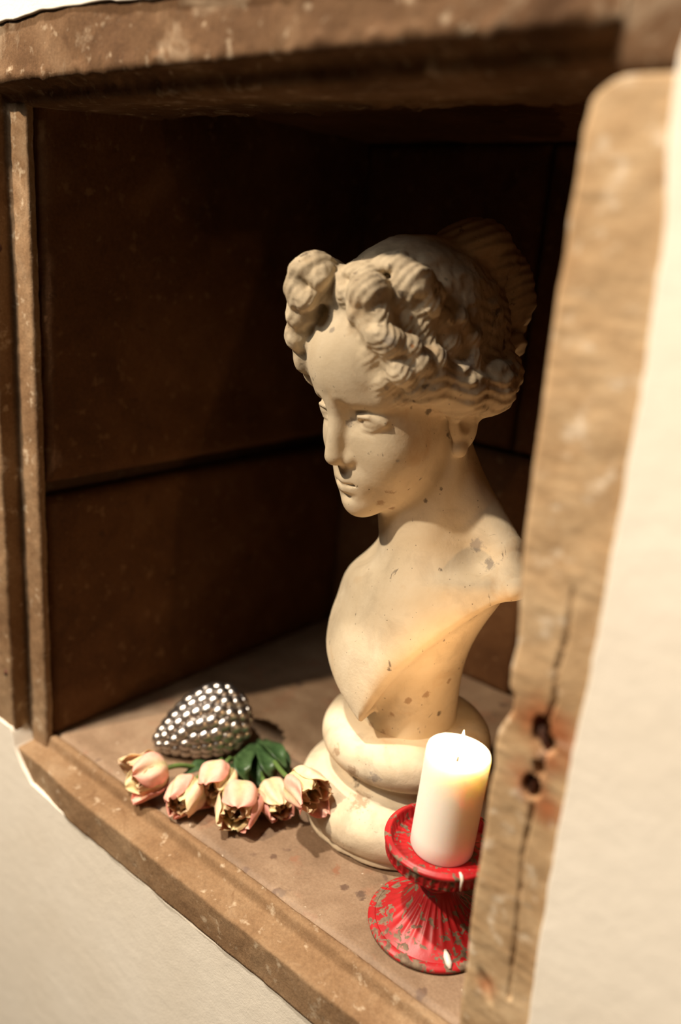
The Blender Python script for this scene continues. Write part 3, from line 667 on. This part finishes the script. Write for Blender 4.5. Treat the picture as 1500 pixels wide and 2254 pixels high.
candle = empty('pillar_candle', (HX, HY, Z0 + .1028)); tag(candle, 'lit ivory pillar candle standing in the red holder', 'candle')
candle.rotation_euler = (0, math.radians(2.6), 0)
def meltf(r, z, t):
    n = float(fbm(np.array([[math.cos(t) * 1.5, math.sin(t) * 1.5, z * 18]]))[0])
    if z > .10: z += .0012 * math.sin(t * 2 + 1) * (z - .10) / .02
    return r + .0003 * n, z
lathe('wax_body', [(.0300, 0), (.0325, .0008), (.0335, .003), (.0336, .02), (.0335, .05), (.0334, .09), (.0334, .108), (.0332, .1145), (.0326, .1180), (.0312, .1194), (.0295, .1190), (.0272, .1165), (.0235, .1120), (.0170, .1085), (.0090, .1072), (.001, .1070)], M_WAX, candle, seg=72, fn=meltf)
tube('wick', [(0, 0, .106), (.0004, 0, .111), (.0012, -.0006, .1155), (.0026, -.001, .1178)], [.0009, .0009, .0008, .0006], simple('charred_wick', (.03, .015, .01), .9), candle, seg=6)
fl_ = lathe('flame', spline([(.0004, .1135), (.0026, .1160), (.0040, .1210), (.0036, .1270), (.0022, .1345), (.0009, .1410), (.0002, .1445)], 5), M_FLAME, candle, seg=16, center=(.0015, -.0005))
fl_.visible_shadow = True
fp = Vector((HX, HY, Z0 + .1028)) + Matrix.Rotation(math.radians(2.6), 3, 'Y') @ Vector((.0015, 0, .149))
d_ = bpy.data.lights.new('candle_light', 'POINT'); d_.energy = .7; d_.color = (1, .60, .28); d_.shadow_soft_size = .004
l_ = bpy.data.objects.new('candle_light', d_); COL.objects.link(l_); l_.location = fp

# ------------------------------------------------------------------ silver pine cone ornament
M_SILVER = NT('mercury_silver'); M_SILVER = M_SILVER.out(M_SILVER.ramp(M_SILVER.noise(160, 3), [(.3, (.36, .33, .31)), (.7, (.62, .58, .55))]), .30, Metallic=1.0)
pa = onZ((340, 1636), Z0 + .020); pb = onZ((546, 1559), Z0 + .048)
ax = Vector(pb - pa); LEN = min(ax.length, .150); ax.normalize(); pb = np.array(pa) + np.array(ax) * LEN
cone = empty('pine_cone_ornament', (pa[0], pa[1], Z0)); tag(cone, 'silver studded pine cone ornament lying behind the tulips', 'ornament')
cone_r = lambda s: float(np.interp(s, [0, .04, .12, .25, .42, .60, .75, .88, .96, 1], [.003, .010, .018, .029, .040, .0465, .0455, .036, .022, .006]))
Rq = ax.to_track_quat('Z', 'Y'); base = Vector(pa) - Vector((pa[0], pa[1], Z0))
prof = [(cone_r(s), s * LEN) for s in np.linspace(0, 1, 26)]
bd = lathe('core', prof, M_SILVER, cone, seg=40); bd.location = base; bd.rotation_mode = 'QUATERNION'; bd.rotation_quaternion = Rq
bm = bmesh.new(); bmesh.ops.create_uvsphere(bm, u_segments=8, v_segments=6, radius=1)
for v in bm.verts:
    if v.co.x < 0: v.co.x *= 1.25; v.co.z *= 1.1       # scale tip points back along the cone
sm_ = bpy.data.meshes.new('scale'); bm.to_mesh(sm_); bm.free(); sm_.materials.append(M_SILVER); sm_.shade_smooth()
row = .0; rows = []
s = .035
while s < .985:
    r = cone_r(s); sz = .0058 + .0046 * min(1, r / .04); nrow = max(4, int(2 * math.pi * r / (sz * 1.75))); rows.append((s, r, sz, nrow)); s += sz * 1.40 / LEN
for i, (s, r, sz, nrow) in enumerate(rows):
    dr = (cone_r(min(1, s + .02)) - cone_r(max(0, s - .02))) / (.04 * LEN)
    for k in range(nrow):
        t = 2 * math.pi * (k + .5 * (i % 2)) / nrow; rad = Vector((math.cos(t), math.sin(t), 0)); al = (Vector((0, 0, 1)) + rad * dr).normalized(); nn = (rad - Vector((0, 0, 1)) * dr).normalized(); tg = al.cross(nn)
        M3 = Matrix((al, tg, nn)).transposed().to_4x4()
        o = bpy.data.objects.new('scale', sm_); COL.objects.link(o); o.parent = cone
        o.matrix_local = Matrix.Translation(base) @ Rq.to_matrix().to_4x4() @ Matrix.Translation(rad * (r - .0005) + Vector((0, 0, s * LEN))) @ M3 @ Matrix.Diagonal((sz * .98, sz * 1.0, sz * .72, 1))

# ------------------------------------------------------------------ tulips
def mat_petal():
    t = NT('tulip_petal'); v = t.n('ShaderNodeVertexColor', layer_name='tint')
    n = t.noise(220, 3, .6); c = t.mix(.25, v.outputs[0], t.ramp(n, [(.3, .3), (.7, .75)]), 'SOFT_LIGHT')
    return t.out(c, .55, t.bump(n, .2, .0008), Subsurface_Weight=.25, Subsurface_Scale=.004)
M_PETAL = mat_petal()
M_LEAF = NT('tulip_leaf'); M_LEAF = M_LEAF.out(M_LEAF.ramp(M_LEAF.noise(60, 4, .5, M_LEAF.map((1, 1, 1))), [(.3, (.018, .045, .014)), (.7, (.055, .11, .038))]), .42, M_LEAF.bump(M_LEAF.noise(200, 3), .2, .001))
M_STEM = simple('tulip_stem', (.10, .17, .04), .5)
M_ANTH = simple('tulip_stamen', (.55, .27, .03), .7)
def petal_mesh(L, R, W, cup, flare, seed, inner):
    rs = np.random.RandomState(seed); nt, nb = 12, 13; V = []; Cc = []
    fr = rs.uniform(-1, 1, (nt + 1, 2)); twist = rs.uniform(-.15, .15)
    for i in range(nt + 1):
        t = i / nt; w = W * (min(1, .35 + 1.6 * t) * math.sqrt(max(.02, 1 - max(0, (t - .55) / .46) ** 2.2))); r = R * (1 - (1 - min(t * 1.9, 1)) ** 2) ** .6 * (1 - cup * max(0, t - .45) ** 1.5 + flare * max(0, t - .6) ** 1.5) + .003
        z = L * (t - .06 * math.sin(math.pi * t))
        for j in range(nb):
            b = j / (nb - 1) * 2 - 1; th = b * min(w / max(r, .008), 1.25) + twist * t
            rr = r * (1 + .05 * (1 - b * b)) + (.0026 * abs(b) ** 3 * fr[i, 0 if b < 0 else 1] + .0020 * math.sin(b * 6 + seed + t * 4) + .0012 * math.cos(b * 11 + seed * 2) - .0030 * math.exp(-(b / .16) ** 2)) * min(1, t * 1.6)
            V.append((rr * math.cos(th), rr * math.sin(th), z + .0012 * fr[i, 0 if b < 0 else 1] * abs(b) ** 2 - .002 * (b * b) * t))
            pk = np.array([.82, .36, .31]); ye = np.array([.78, .60, .33]); cr = np.array([.80, .60, .45]); gr = np.array([.56, .54, .27])
            e = abs(b) ** 1.5
            col = cr * .5 + pk * .5 if not inner else ye
            m1 = max(0, 1 - abs(b) * 2.2) * (1 - t) ** .5; col = col * (1 - m1) + gr * m1
            m2 = min(1, e * .9 + max(0, t - .7) * 1.8) * (.85 if not inner else .35); tc = pk * np.array([1, .86, .8]) if (seed % 3) else ye; col = col * (1 - m2) + tc * m2
            m3 = .5 * max(0, .3 - t) / .3; col = col * (1 - m3) + ye * m3
            Cc.append(tuple(np.clip(col * (1 + .10 * rs.uniform(-1, 1)), 0, 1)) + (1,))
    F = [(i * nb + j, i * nb + j + 1, (i + 1) * nb + j + 1, (i + 1) * nb + j) for i in range(nt) for j in range(nb - 1)]
    me = mesh('petal', V, F); at = me.color_attributes.new('tint', 'FLOAT_COLOR', 'POINT'); at.data.foreach_set('color', np.array(Cc, np.float32).ravel()); return me
def leaf_obj(parent, pts, wid, org):
    P = spline(pts, 6); n = len(P); V = []; F = []; side_prev = None
    for i, p in enumerate(P):
        p = Vector(p) - org; d = (Vector(P[min(i + 1, n - 1)]) - Vector(P[max(i - 1, 0)])).normalized(); sd = d.cross(Vector((0, 0, 1))); sd.normalize(); up = sd.cross(d)
        t = i / (n - 1); w = wid * max(.06, math.sin(math.pi * min(1, .12 + t * .88)) ** .8)
        for b in (-1, -.5, 0, .5, 1): V.append(p + sd * w * b + up * (.35 * w * b * b + .0015 * math.sin(t * 9 + b * 3)))
    for i in range(n - 1):
        for j in range(4): F.append((i * 5 + j, i * 5 + j + 1, (i + 1) * 5 + j + 1, (i + 1) * 5 + j))
    o = link('leaf', mesh('leaf', V, F), M_LEAF, parent); s_ = o.modifiers.new('thickness', 'SOLIDIFY'); s_.thickness = .0009; return o
def fp_(x, y, z): return Vector(onZ((x, y), Z0 + z))
TUL = [  # base px, tip px, heights, radius, half width, cup, flare, label, stem join px, leaves
    ((368, 1690), (288, 1718), .033, .031, .0260, .027, .35, .75, 'wide open peach tulip lying nearest the left wall of the niche', (462, 1692), [[(490, 1686, .012), (440, 1690, .022), (404, 1702, .016)]]),
    ((428, 1722), (388, 1778), .025, .024, .0210, .023, 1.1, .0, 'slim half-closed cream tulip between two open tulips', (486, 1690), [[(512, 1684, .010), (480, 1692, .020), (458, 1704, .016)]]),
    ((492, 1690), (462, 1752), .036, .030, .0235, .025, .6, .4, 'peach tulip with a folded-back petal lying above the foremost bloom', (516, 1672), []),
    ((536, 1738), (512, 1822), .031, .029, .0255, .027, .9, .1, 'large pink and cream tulip lying foremost in the bouquet', (548, 1656), [[(566, 1634, .012), (534, 1684, .042), (550, 1730, .022)], [(556, 1648, .010), (524, 1700, .028), (526, 1742, .016)]]),
    ((590, 1728), (630, 1804), .026, .024, .0205, .022, 1.2, .0, 'closed green-streaked pink tulip bud beside the socle', (572, 1648), [[(574, 1630, .012), (588, 1678, .040), (602, 1722, .020)], [(575, 1650, .010), (560, 1690, .022), (578, 1735, .012)]]),
    ((644, 1712), (708, 1764), .070, .076, .0215, .024, .45, .65, 'open peach tulip with an orange centre leaning against the socle', (585, 1648), [[(576, 1628, .014), (606, 1652, .046), (632, 1690, .036)], [(592, 1640, .010), (618, 1668, .026), (636, 1702, .022)]])]
join_end = fp_(590, 1625, .006)
for ti, (bp, tp, zb, zt, R, Wd, cup, flare, lab, jn, leaves) in enumerate(TUL):
    b0 = fp_(*bp, zb); t0 = fp_(*tp, zt); org = Vector((b0.x, b0.y, Z0))
    tu = empty('tulip', org); tag(tu, lab, 'tulip', 'tulips lying in front of the bust')
    dv = t0 - b0; L = max(.046, min(.060, dv.length * 1.06)); q = dv.normalized().to_track_quat('Z', 'X'); rs = random.Random(ti * 11 + 3)
    off = rs.uniform(0, 6.28)
    for k in range(9):
        inner = k >= 3; lay = k // 3
        me = petal_mesh(L * (1, .95, .86)[lay] * rs.uniform(.95, 1.04), R * (1, .82, .62)[lay], Wd * (1.0, .92, .74)[lay], cup * rs.uniform(.8, 1.1) + (0, 0, 1.0)[lay], flare * rs.uniform(.3, 1.2) * (1 if not inner else .5) + (.9 * flare + .15 if k == 0 else 0), ti * 13 + k, inner)
        o = link('petal', me, M_PETAL, tu); o.rotation_mode = 'QUATERNION'; o.rotation_quaternion = q @ Vector((0, 0, 1)).rotation_difference(Vector((0, 0, 1))) @ Matrix.Rotation(off + k * 2 * math.pi / 3 + (0, math.pi / 3, .5)[lay], 3, 'Z').to_quaternion(); o.location = b0 - org
        sd_ = o.modifiers.new('thickness', 'SOLIDIFY'); sd_.thickness = .0008
        sb_ = o.modifiers.new('smooth', 'SUBSURF'); sb_.levels = 1; sb_.render_levels = 1
    if True:
        for k in range(6):
            a = k * math.pi / 3; p0 = b0 - org; dn = dv.normalized(); sx = dn.cross(Vector((0, 0, 1))).normalized(); sy = sx.cross(dn)
            r_ = (sx * math.cos(a) + sy * math.sin(a)) * .006; tube('stamen', [p0 + dn * .006, p0 + dn * .018 + r_ * .7, p0 + dn * .030 + r_], [.0009, .0009, .0018], M_ANTH, tu, seg=6)
    j = fp_(*jn, .010); je = j + (join_end - j) * .2 + Vector((0, 0, rs.uniform(0, .006)))
    tube('stem', [Vector(p) - org for p in spline([b0 + dv.normalized() * .003, b0 - dv.normalized() * .02 + Vector((0, 0, -.004)), j, je], 6)], .0032, M_STEM, tu, seg=8)
    for lf in leaves: leaf_obj(tu, [fp_(*p) for p in lf], .0115, org)
